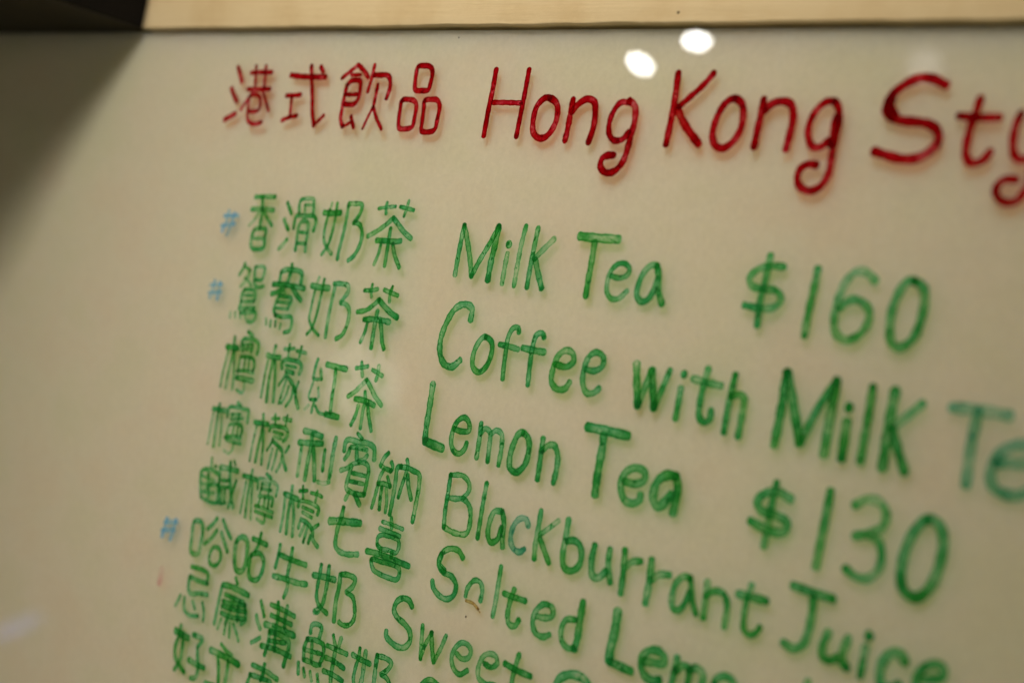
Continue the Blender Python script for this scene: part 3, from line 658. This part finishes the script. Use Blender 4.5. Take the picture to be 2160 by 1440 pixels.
2.8 1 228.9,-198.6 229.6,-205.0 229.6,-212.3 230.1,-220.8
2.4 0.4 222.8,-205.7 223.4,-212.8 224.1,-220.3
2.8 0.8 231.8,-204.6 234.5,-211.2 237.5,-219.6
2.3 1 240.8,-204.2 241.3,-209.1 242.0,-214.0
2.8 0.75 247.1,-197.2 247.1,-204.3 247.7,-211.3 248.1,-218.0
2.1 0.3 248.2,-218.3 244.6,-219.5 240.2,-219.7
@g 賓
2.0 1 260.9,-192.2 265.0,-194.0
2.8 0.75 254.1,-201.8 253.9,-197.6 255.6,-196.2 262.6,-195.9 270.5,-195.3 274.4,-196.6 275.9,-201.5
2.3 0.8 258.2,-199.2 263.5,-198.5 269.9,-198.3
2.5 0.75 257.9,-200.0 257.6,-202.5 255.8,-205.4
2.6 1 262.8,-199.0 264.4,-203.9
2.2 0.7 271.1,-200.4 269.6,-202.5 265.8,-204.3
2.4 0.8 254.8,-211.0 259.6,-208.8 261.8,-206.9 265.5,-205.1 271.2,-204.2 273.8,-205.8 274.5,-211.5 274.5,-218.1
2.6 1 261.9,-207.2 261.4,-212.6 261.4,-217.9 264.5,-218.9 271.0,-218.9 274.5,-218.1
2.1 1 263.4,-210.4 272.9,-209.8
2.1 1 263.0,-214.3 272.6,-213.6
2.3 0.7 264.1,-219.4 262.6,-223.2
2.8 1 268.5,-219.4 273.2,-223.2
@g 納
2.3 1 284.6,-196.6 282.3,-199.2 280.9,-203.2
2.2 1 280.9,-203.2 284.7,-203.8 288.9,-203.9
2.1 1 287.7,-200.1 289.5,-202.4 288.1,-204.4
2.1 1 283.9,-204.3 282.4,-208.0 282.0,-211.6
1.9 1 287.3,-207.0 290.6,-211.0
2.4 1 281.9,-211.3 286.8,-210.5 290.5,-210.7
2.2 0.8 282.3,-212.5 281.8,-217.8 281.2,-222.6
2.2 1 285.3,-212.2 285.7,-216.9 286.6,-222.2
2.0 0.5 288.4,-212.2 290.5,-217.5 291.0,-222.5
2.5 1 295.5,-200.5 293.1,-201.7 293.6,-207.3 294.1,-214.0 294.2,-222.7
2.5 1 295.1,-200.9 299.5,-200.3 303.6,-200.8 307.8,-201.5 309.1,-205.6 309.6,-213.8 309.7,-222.4
2.1 1 298.4,-196.8 299.7,-199.2 299.4,-203.3 298.3,-209.6 297.7,-214.2
2.4 1 300.9,-203.4 302.7,-207.7 306.2,-213.2
@g B
2.4 1 326.3,-197.7 326.9,-205.0 327.3,-212.7 328.6,-220.3
2.3 0.8 326.3,-197.7 333.8,-196.5 338.1,-198.6 339.1,-201.8 336.5,-205.6
2.5 0.85 327.0,-207.4 332.5,-206.8 337.2,-205.9 341.6,-208.5 343.5,-214.1 342.9,-219.3 336.6,-220.9 328.5,-220.1
@g l
2.4 1 348.4,-196.4 348.6,-205.6 349.1,-213.6 349.5,-219.9
@g a
2.7 1 360.0,-205.9 356.1,-206.8 354.5,-211.4 355.0,-217.2 357.4,-219.6 360.9,-217.4 361.8,-212.2
2.7 1 360.5,-205.8 362.7,-210.3 363.4,-216.0 364.6,-219.9
@t c
2.6 0.9 376.2,-208.3 374.4,-205.9 371.1,-206.2 368.5,-209.3 367.8,-214.9 369.9,-218.5 374.2,-219.5 376.5,-217.7
@g k
2.6 0.8 381.3,-200.6 381.7,-208.2 381.9,-214.7 382.8,-220.2
2.2 0.65 391.6,-202.2 387.3,-206.4 382.9,-210.4
2.6 1 383.7,-211.4 387.8,-216.1 391.0,-219.7
@g b
2.9 1 396.5,-200.6 396.9,-207.7 397.1,-214.5 398.9,-219.2 402.8,-219.8 406.3,-216.9 406.6,-212.4 404.7,-209.0 401.2,-207.9 397.8,-209.1
@g u
3.0 1 412.2,-207.1 412.1,-213.4 414.1,-218.8 417.1,-218.7 420.3,-215.2
2.8 1 420.0,-206.7 420.6,-212.8 423.3,-219.0
@g r
2.9 1 427.1,-205.2 428.4,-213.0 429.2,-221.6
2.7 0.8 428.6,-211.8 431.7,-208.6 435.8,-207.4
@g r
3.1 1 440.4,-205.6 441.3,-213.7 441.5,-222.0
2.7 0.7 441.7,-213.6 445.1,-210.1 450.0,-208.9
@g a
2.6 1 459.4,-207.7 456.2,-207.8 453.4,-211.2 452.9,-216.6 454.3,-220.3 457.1,-220.2 459.3,-216.3 460.1,-212.4
2.5 1 459.3,-207.4 461.0,-212.1 462.5,-216.1 464.9,-219.5
@g n
2.7 0.8 466.9,-206.8 467.6,-213.2 468.2,-220.0
2.6 0.8 467.3,-212.2 470.2,-209.6 474.5,-209.1 477.0,-212.1 477.8,-220.5
@g t
2.4 1 485.5,-202.9 484.8,-208.8 484.9,-214.2 486.1,-219.2 488.9,-220.1 491.4,-218.3 492.2,-216.3
3.0 1 480.7,-207.6 486.6,-207.2 492.8,-206.9
@g J
3.1 1 501.8,-198.8 509.5,-199.1 518.1,-199.1
3.0 1 510.6,-200.2 511.3,-206.5 511.2,-213.1 510.2,-217.2 507.2,-219.5 502.5,-218.8
@g u
3.0 1 518.8,-210.2 517.6,-215.3 518.5,-218.8 520.9,-219.4 524.0,-217.5
3.0 1 526.4,-210.0 525.4,-215.3 526.0,-218.2 528.3,-219.8
@g i
3.5 1 533.3,-207.3 534.0,-207.2
2.7 1 533.2,-211.0 533.3,-215.3 533.4,-220.9
@g c
3.3 1 548.1,-211.7 545.9,-209.7 542.7,-210.1 540.3,-213.8 540.0,-217.5 541.2,-221.1 544.3,-221.7 547.4,-219.4
@g e
2.9 0.75 553.6,-215.5 557.5,-214.3 561.2,-212.4 561.3,-209.8 558.4,-209.1 555.0,-210.9 552.8,-215.1 553.1,-218.2 555.9,-219.9 560.5,-218.4
@g 鹹
1.7 0.8 152.6,-226.2 153.6,-230.7
1.7 1 156.5,-229.8 158.1,-229.7
2.2 1 150.2,-247.4 147.6,-241.7 146.2,-234.8 152.0,-232.3 157.5,-232.4 162.3,-233.8 163.3,-239.8 165.1,-246.5
2.0 1 150.2,-247.4 154.8,-247.9 161.4,-248.0 165.3,-247.0
2.3 0.7 152.7,-234.3 156.8,-245.9
2.0 0.7 149.0,-240.8 162.3,-238.4
1.8 0.6 148.0,-236.6 159.7,-237.2
1.8 0.6 152.4,-244.4 161.2,-243.0
1.8 0.6 151.7,-243.9 158.1,-238.8
2.9 1 162.3,-229.2 170.5,-228.3 177.7,-228.0
1.9 1 162.6,-229.4 164.3,-236.5 165.5,-241.4 168.0,-247.0
2.5 1 170.4,-225.0 172.7,-233.1 176.6,-241.4 179.8,-246.1
2.2 1 178.3,-232.8 177.1,-238.2 176.0,-247.0
2.0 1 166.5,-235.1 171.5,-234.3
2.0 1 166.2,-238.8 172.6,-237.4
1.8 1 167.5,-239.5 169.1,-245.6
1.7 1 169.5,-246.7 173.7,-245.1
1.8 1 170.9,-238.7 172.2,-245.4
1.6 1 174.1,-223.6 175.8,-225.4
@g 檸
2.6 1 181.8,-229.3 187.3,-229.0 192.9,-229.0
2.1 1 188.3,-225.1 188.3,-230.3 188.6,-238.7 190.0,-248.6
1.7 0.8 185.2,-231.6 185.4,-238.2 185.5,-247.5
1.7 0.8 190.4,-230.4 192.4,-239.3 195.1,-248.6
2.0 1 200.4,-224.4 204.8,-225.8
1.8 0.65 195.9,-233.1 195.2,-228.2 200.9,-227.2 206.8,-227.1 211.1,-228.3 211.4,-230.6 211.3,-233.2
1.7 0.75 198.2,-229.6 205.4,-228.9
1.7 0.75 198.6,-232.2 207.2,-231.2
1.6 0.75 199.2,-229.7 198.9,-234.5
1.6 0.75 205.2,-228.4 205.7,-234.2
2.0 0.8 198.4,-236.1 205.0,-235.0 209.9,-235.0 210.1,-238.5
1.7 0.8 200.1,-236.7 199.5,-240.7
1.7 0.8 203.8,-235.8 204.4,-240.4
1.7 0.8 207.2,-235.6 207.8,-240.2
2.0 1 197.6,-241.1 205.5,-240.8 212.5,-241.2
1.9 1 198.4,-243.6 206.4,-243.5 212.8,-243.5
1.7 0.8 207.0,-243.7 207.2,-247.5 201.1,-246.9
@g 檬
2.7 1 216.8,-230.6 222.3,-230.8 227.7,-231.0
2.3 0.8 221.8,-225.8 222.4,-231.1 222.7,-239.1 224.3,-248.5
2.0 0.7 218.1,-232.5 219.3,-239.9 219.5,-248.6
2.1 0.7 224.5,-232.1 227.6,-239.7 229.5,-248.7
1.9 1 228.1,-226.8 231.4,-226.0 234.0,-225.3
1.8 1 230.1,-224.0 232.0,-229.7
1.9 0.8 237.0,-225.7 242.7,-225.4 245.7,-225.8
1.8 0.8 241.6,-223.9 241.6,-228.9
2.1 0.8 229.9,-234.1 230.2,-231.5 235.7,-230.3 242.1,-230.6 245.3,-231.6 245.1,-234.5
1.8 1 233.2,-233.4 242.0,-233.8
1.8 0.8 234.0,-235.7 241.8,-236.7
2.3 0.8 234.0,-239.3 239.4,-239.8 244.3,-242.6 245.4,-245.9 250.3,-248.6
1.9 0.7 234.1,-239.7 233.7,-243.7
1.9 0.6 237.9,-240.6 235.9,-246.8
1.9 0.7 240.4,-241.0 239.5,-249.1
2.0 1 243.9,-244.8 243.4,-248.5
2.0 0.8 248.1,-238.5 243.6,-242.0
@g 七
3.6 1 253.8,-235.3 260.0,-233.8 265.2,-232.9 275.0,-231.3
2.7 0.85 261.7,-227.1 261.6,-231.7 260.7,-235.8 260.6,-240.7 261.4,-245.1 264.2,-246.8 269.7,-247.0 277.8,-245.1
@g 喜
1.9 1 289.5,-227.1 296.1,-226.9 303.8,-227.1
2.2 0.6 295.0,-224.1 296.6,-228.5
2.4 1 288.9,-230.3 295.6,-230.4 302.8,-230.6
2.2 1 289.6,-237.6 289.1,-234.3 291.3,-232.8 296.7,-232.1 302.4,-232.4 303.7,-235.1 302.6,-238.1 298.5,-238.1 292.5,-238.6 289.6,-237.6
2.2 1 292.5,-238.6 292.7,-240.9
2.2 1 300.1,-238.4 300.3,-240.7
2.8 1 283.7,-242.0 291.3,-241.3 301.6,-241.3 312.6,-241.5
2.4 1 288.2,-244.8 294.8,-244.1 302.2,-243.5 306.9,-244.0 307.9,-247.1 306.9,-249.0 302.1,-249.6 294.9,-249.5 290.5,-248.6 288.2,-244.8
@g S
2.6 1 343.5,-229.9 340.1,-227.6 334.6,-228.1 330.6,-231.3 330.1,-236.2 334.0,-238.6 339.1,-239.0 342.7,-241.9 342.5,-246.2 338.9,-248.9 333.8,-248.6 329.6,-246.3 328.3,-243.8
2.8 0.8 330.6,-231.3 330.3,-235.7 334.5,-238.1
@g a
2.3 1 349.4,-244.7 349.6,-241.3 352.6,-237.1 356.2,-237.0 358.2,-239.8 358.3,-244.4
@g l
2.4 0.85 365.9,-227.7 366.4,-235.9 366.8,-243.3 366.8,-248.4
@g t
2.6 0.8 375.6,-234.6 374.6,-240.2 374.8,-246.0 376.5,-248.8 379.8,-248.6 381.3,-245.7
2.5 1 370.4,-237.7 376.2,-237.7 382.9,-237.5
@g e
2.6 0.85 390.1,-241.6 394.4,-241.1 398.2,-239.3 397.4,-236.3 393.0,-235.9 389.5,-239.3 388.8,-244.8 391.4,-248.1 395.4,-248.5 398.7,-246.7
@g d
3.3 1 412.1,-229.8 412.4,-236.8 412.9,-244.5 412.4,-248.5
2.6 0.85 410.4,-237.3 405.6,-238.7 404.1,-243.1 405.8,-247.4 409.9,-248.9 412.3,-247.8
@g e
2.4 0.9 351.0,-268.9 354.3,-270.0 358.1,-268.4 358.7,-265.3 356.1,-263.5 352.5,-263.8 349.7,-266.7 348.6,-271.3 351.0,-275.2 355.0,-276.5 359.0,-273.6
@g e
2.4 0.9 367.5,-268.0 371.7,-268.3 374.4,-265.8 373.1,-263.4 369.1,-263.4 366.2,-265.5 364.7,-270.5 365.8,-274.3 369.7,-275.6 375.7,-274.5
@g t
2.5 1 385.2,-258.8 384.4,-264.8 384.4,-270.9 386.6,-274.7 389.8,-274.0
2.7 1 378.6,-264.5 385.6,-265.2 393.4,-265.2
@g C
3.5 0.8 423.3,-260.0 420.2,-257.9 413.5,-258.1 408.1,-261.7 407.2,-266.0 408.6,-271.1 414.2,-272.4
@g C
2.5 1 343.9,-284.7 339.9,-283.8 336.0,-285.5 334.3,-288.2 334.2,-292.1 337.9,-296.1
@g L
4.1 1 429.6,-228.5 430.1,-236.0 429.8,-243.8 430.3,-247.5
3.3 1 430.4,-247.7 435.5,-247.9 441.5,-248.1
@g e
3.2 1 446.1,-242.6 450.7,-241.9 454.8,-240.9 455.3,-239.0 452.7,-237.4 448.7,-237.8 445.6,-240.5 445.2,-244.1 447.3,-247.3 450.8,-248.4 454.9,-247.1
@g m
2.9 1 460.6,-236.9 460.6,-243.1 460.4,-248.1
2.9 0.85 461.2,-241.7 463.6,-238.9 466.7,-239.4 467.3,-245.4
2.9 0.85 466.8,-239.9 469.4,-238.1 473.0,-239.2 473.5,-243.8
@g o
2.8 0.8 478.4,-240.6 479.6,-238.4 482.8,-237.0 485.5,-237.6 487.1,-240.6 485.0,-244.2 480.9,-245.5 478.4,-240.6
@g n
2.8 0.8 515.0,-228.5 514.6,-231.7
@g S
2.8 1 319.2,-257.8 316.7,-255.8 312.3,-255.9 309.1,-258.5 308.5,-262.3 311.4,-264.7 316.7,-266.1 320.9,-268.4 322.1,-272.1 320.0,-275.4 315.6,-276.7 309.9,-275.8 306.8,-274.3 306.4,-272.4
@g w
2.3 0.85 327.9,-263.5 329.0,-269.5 330.6,-277.4
2.1 0.8 330.5,-277.1 331.9,-270.6 334.4,-264.7
2.5 1 334.2,-264.8 336.1,-270.3 338.9,-276.3
2.2 0.8 339.0,-276.0 341.4,-269.8 343.2,-263.5
@b #
2.5 0.5 123.8,-265.0 123.2,-271.2 122.4,-275.0
2.5 0.5 132.1,-263.8 131.5,-270.0 130.4,-275.0
2.4 0.5 122.5,-267.3 133.8,-264.6
2.4 0.5 121.3,-272.0 133.2,-268.8
@g 哈
2.7 1 148.6,-260.7 151.7,-259.6 155.3,-259.9 157.6,-264.4 157.7,-270.6 157.4,-275.3 154.3,-276.5 150.6,-275.9 149.3,-270.3 148.6,-260.7
2.5 1 167.6,-254.6 164.9,-258.3 161.3,-261.5
2.3 1 172.8,-254.1 177.6,-258.3 182.2,-261.4
2.5 0.8 169.6,-260.3 166.6,-264.9 161.3,-269.3
2.5 0.8 173.7,-260.4 177.7,-264.4 181.7,-268.3
2.3 1 170.0,-269.0 175.3,-268.8 177.4,-272.9 174.9,-277.1 169.7,-277.5 167.8,-274.2 170.0,-269.0
@g 咕
3.0 1 187.2,-261.7 190.6,-258.5 195.3,-259.3 197.0,-264.1 197.6,-271.4 196.1,-274.4 191.2,-275.0 188.6,-271.1 187.2,-261.7
2.7 0.85 199.7,-257.1 205.3,-257.1 211.6,-257.4
2.4 0.85 205.5,-253.0 205.2,-258.7 203.5,-262.8
2.7 1 201.2,-265.3 204.9,-263.2 208.4,-262.7 211.9,-265.5 211.7,-272.2 209.1,-275.4 203.6,-275.8 201.5,-271.5 201.2,-265.3
@g 牛
2.4 1 221.5,-254.7 221.7,-260.5 221.2,-266.1
2.7 1 222.4,-259.2 230.3,-259.4 243.6,-259.0
2.5 0.85 231.4,-254.0 231.7,-260.1 231.7,-267.3 233.4,-272.3 232.2,-277.7
2.9 0.85 221.3,-270.1 230.5,-269.1 239.2,-268.6 246.9,-267.4
@g 奶
2.4 1 254.3,-256.0 254.6,-261.2 254.7,-266.9 255.7,-271.5 258.3,-274.3 265.1,-276.3
2.6 1 260.0,-255.3 260.8,-261.3 261.1,-267.6 260.4,-273.8 256.1,-278.1
3.0 1 250.3,-262.0 256.8,-261.0 266.0,-260.1
1.8 1 255.8,-277.1 257.8,-278.0 259.7,-276.8
2.8 1 269.2,-256.7 270.0,-262.4 269.8,-268.7 271.2,-278.0
2.7 0.9 269.7,-256.5 274.8,-255.5 279.9,-256.2 279.3,-259.5 275.7,-263.2
2.4 1 276.3,-263.4 280.8,-264.2 283.1,-267.4 284.5,-273.1 282.1,-276.6 277.6,-277.9 274.8,-277.3
@g 忌
2.5 1 154.0,-283.2 163.3,-282.3 169.0,-283.1 169.9,-287.5
2.5 1 154.4,-288.2 162.7,-288.3 170.6,-287.7
2.5 1 154.4,-288.2 155.2,-294.2 158.0,-296.2 164.9,-294.3 172.5,-292.9
2.1 0.8 149.8,-299.3 148.7,-302.3 147.2,-305.5
2.2 0.9 153.7,-299.4 155.3,-304.8 159.5,-306.7 168.5,-305.1
2.0 1 161.3,-299.2 164.6,-302.5
2.0 1 169.9,-297.6 172.8,-301.8 173.6,-306.1
@g 廉
2.3 1 192.4,-278.9 194.6,-281.3
3.1 1 183.4,-284.7 190.9,-283.8 198.7,-283.9 205.1,-284.2
2.4 0.85 182.9,-285.2 182.7,-294.0 182.7,-305.0
2.4 1 186.8,-288.7 195.2,-288.6 202.7,-288.4
2.4 1 186.1,-292.3 194.8,-291.3 204.9,-289.3
2.4 1 186.3,-294.9 197.0,-293.7 206.6,-292.1
2.6 1 186.8,-298.1 195.8,-297.8 207.3,-296.0 204.4,-298.7
2.4 0.8 194.9,-287.9 194.0,-294.6 192.2,-302.2
2.4 0.8 200.2,-288.4 200.2,-293.9 201.1,-298.2
2.4 1 204.8,-288.9 207.7,-295.5
1.9 0.65 188.4,-300.7 187.0,-306.0
1.9 0.65 193.1,-301.2 193.3,-307.2
1.9 0.65 196.1,-300.4 197.9,-307.3
1.9 0.65 199.2,-300.2 202.8,-303.3 206.0,-306.8
@g 溝
2.3 1 215.6,-284.1 217.9,-287.1 220.3,-290.4
2.4 0.7 214.4,-291.4 215.9,-293.9 219.4,-296.9
2.3 0.7 214.7,-304.9 217.8,-302.9 220.7,-300.7
2.5 1 224.0,-283.5 233.5,-283.4 243.1,-283.9
2.5 1 225.6,-288.2 233.4,-288.1 242.2,-288.1
3.1 1 222.5,-293.5 233.6,-292.4 245.9,-292.4
2.4 1 229.4,-280.9 231.5,-287.9 231.3,-292.7
2.3 1 236.8,-280.7 236.9,-286.4 237.9,-291.1
2.5 1 227.5,-295.6 228.2,-301.2 227.2,-307.3
2.8 1 227.5,-295.6 235.7,-295.0 243.1,-296.1 244.1,-300.8 243.3,-303.8 242.9,-307.9
2.5 1 232.0,-294.7 234.2,-303.0
2.4 1 228.3,-299.8 241.2,-297.3
2.7 1 223.6,-303.7 234.5,-302.2 246.8,-302.1
@g 鮮
2.5 0.75 256.3,-287.9 256.3,-284.4 259.2,-282.8 263.3,-283.4 263.2,-288.3
2.5 1 255.1,-291.1 254.2,-295.5 255.4,-300.8
2.5 1 255.1,-291.1 261.5,-289.9 267.3,-290.6 268.3,-295.5 267.3,-299.3
2.5 1 255.4,-300.8 260.4,-300.4 264.9,-300.4 267.9,-299.4
2.2 1 259.0,-290.9 261.4,-300.0
2.2 1 254.5,-296.2 268.0,-294.5
2.3 1 252.7,-303.1 254.1,-308.0
2.1 1 257.2,-304.5 259.1,-307.8
1.9 0.6 262.2,-304.3 264.6,-308.1
2.1 0.7 267.7,-304.0 269.4,-307.3
2.1 0.8 273.4,-283.9 275.5,-287.1 277.1,-288.6
2.4 0.5 279.2,-283.5 278.6,-288.2
2.4 1 270.8,-289.5 278.4,-289.3 285.3,-289.2
2.5 1 271.4,-294.9 276.3,-294.7 285.3,-295.7
2.5 1 271.8,-301.0 278.2,-300.7 286.0,-301.3
2.5 0.85 277.2,-289.0 277.5,-295.1 277.8,-301.2 279.1,-306.6
@g 奶
2.2 1 291.8,-284.5 292.1,-288.9 291.4,-293.2 291.7,-299.2 295.0,-302.9
2.6 0.85 296.0,-284.6 296.4,-289.2 296.9,-298.9 294.2,-303.8
2.5 1 287.8,-288.5 293.2,-288.9 300.5,-289.0
2.6 0.85 304.0,-283.9 304.4,-288.4 305.3,-296.2 305.8,-302.7
2.5 0.8 304.1,-284.2 309.5,-283.5 313.9,-284.5 312.4,-287.9 308.8,-291.1
2.3 1 309.4,-291.2 312.4,-291.3 315.6,-293.5 316.2,-298.6
@g 好
2.8 1 155.2,-313.8 155.1,-319.3 153.9,-325.5 155.5,-330.0 160.1,-332.9 165.7,-335.0
2.8 1 158.7,-317.8 160.2,-323.6 160.4,-330.1 157.1,-336.2
3.8 1 151.6,-317.5 157.4,-317.8 163.6,-317.9
2.8 1 167.4,-314.9 175.6,-315.1 173.2,-319.7
2.6 1 173.2,-319.7 175.0,-324.8 177.1,-328.8 176.4,-334.3 172.3,-336.0
3.0 1 167.9,-327.8 174.8,-328.0 182.1,-327.8
@g 立
2.1 0.7 191.3,-312.7 196.5,-314.5 202.0,-315.4
3.4 1 183.9,-317.9 192.4,-317.6 200.1,-317.5 208.5,-317.9
2.6 1 190.7,-318.5 193.6,-324.8 195.8,-332.7
2.6 0.85 199.9,-318.7 200.6,-322.6 201.0,-331.0
3.2 1 185.2,-334.6 195.4,-333.6 204.3,-333.0
@g 克
2.6 1 218.7,-314.7 229.0,-314.4 239.6,-315.4
2.4 1 228.0,-311.5 228.3,-315.7 227.2,-319.7
2.6 1 218.5,-319.5 227.4,-318.6 235.3,-318.6 235.5,-322.8
2.4 1 219.1,-319.4 218.2,-324.0 219.0,-328.2
@k smear
1.3 0.8 350.1,-246.4 354.5,-246.4 358.1,-247.9
0.6 0.6 357.7,-247.7 359.5,-248.9
@r mark
4.0 0.03 128.1,-291.4 128.5,-295.1 128.4,-298.5
"""
KIND = {'r': 'red', 'g': 'green', 'b': 'blue', 't': 'blue_green'}
def flush(head, strokes):
    if not head: return
    colour, ch = head
    if ch == 'smear': name = 'brown_smear'
    elif ch == 'mark': name = 'faint_red_mark'
    elif ch == '#': name = 'blue_hash_mark'
    elif ch in '$1603': name = 'green_price_digit' if ch != '$' else 'green_dollar_sign'
    elif ord(ch) > 255: name = KIND[colour] + '_character'
    else: name = KIND[colour] + '_letter'
    glyph(name, colour, strokes, board)
DENS = {'r': 1.4, 'g': 1.08}
head, acc = None, []
for line in STROKES.strip().splitlines():
    if line[0] == '@':
        flush(head, acc); c, ch = line[1:].split(); head, acc = (c, ch), []
    else:
        f = line.split(); acc.append((float(f[0]) * 1.09, float(f[1]) * DENS.get(head[0], 1.0), [tuple(map(float, q.split(','))) for q in f[2:]]))
flush(head, acc)

# specks of dirt on the sheet
def speck(x, z, y, r, parent):
    bm = bmesh.new(); bmesh.ops.create_icosphere(bm, subdivisions=2, radius=r)
    for v in bm.verts: v.co = Vector((v.co.x * random.uniform(.7, 1.1), v.co.y * 0.4, v.co.z * random.uniform(.8, 1.3)))
    bmesh.ops.translate(bm, verts=bm.verts, vec=(x, y, z)); link("dirt_speck", bm, DIRT, parent)
speck(0.3520, -0.2528, -0.0001, 0.00050, board)
speck(0.2750, -0.0054, -0.0001, 0.00040, board)

# ------------------------------------------------------------------ painted rail above the board
rail = empty("painted_rail", (0.55, 0, 0), "cream painted wooden rail along the top of the menu board", "wooden rail")
bm = box((-0.5495, -0.0014, 0.0003), (0.55, 0.024, 0.085), 0)
bmesh.ops.subdivide_edges(bm, edges=[e for e in bm.edges if abs(e.verts[0].co.x - e.verts[1].co.x) > 0.5], cuts=160, use_grid_fill=True)
for v in bm.verts:                                  # slightly wavy hand-painted lower edge
    if v.co.z < 0.01: v.co.z += 0.00016 * math.sin(v.co.x * 61) + 0.00012 * math.sin(v.co.x * 173 + 1) + random.uniform(-.00012, .00012)
bmesh.ops.bevel(bm, geom=[e for e in bm.edges if abs(e.verts[0].co.y + 0.0014) < 1e-5 and abs(e.verts[1].co.y + 0.0014) < 1e-5 and e.verts[0].co.z < 0.01 and e.verts[1].co.z < 0.01], offset=0.0006, segments=3, profile=0.5, affect='EDGES')
link("rail_board", bm, RAIL, rail, True)
speck(0.4008 - 0.55, 0.0042, -0.0015, 0.0006, rail)

# ------------------------------------------------------------------ dark cabinet jutting out over the left part
cab = empty("dark_cabinet", (-0.45, 0, 0.0), "dark brown cabinet end jutting out above the left corner of the menu board", "cabinet")
link("bottom_panel", box((-0.45, -0.38, 0.0006), (0.4465, 0.024, 0.016), 0.001), BROWN, cab)
link("end_panel", box((0.4468, -0.38, 0.0006), (0.4498, 0.024, 0.40), 0.0006), BLACK, cab)
link("front_panel", box((-0.45, -0.396, 0.0006), (0.4498, -0.3804, 0.40), 0.001), BROWN, cab)
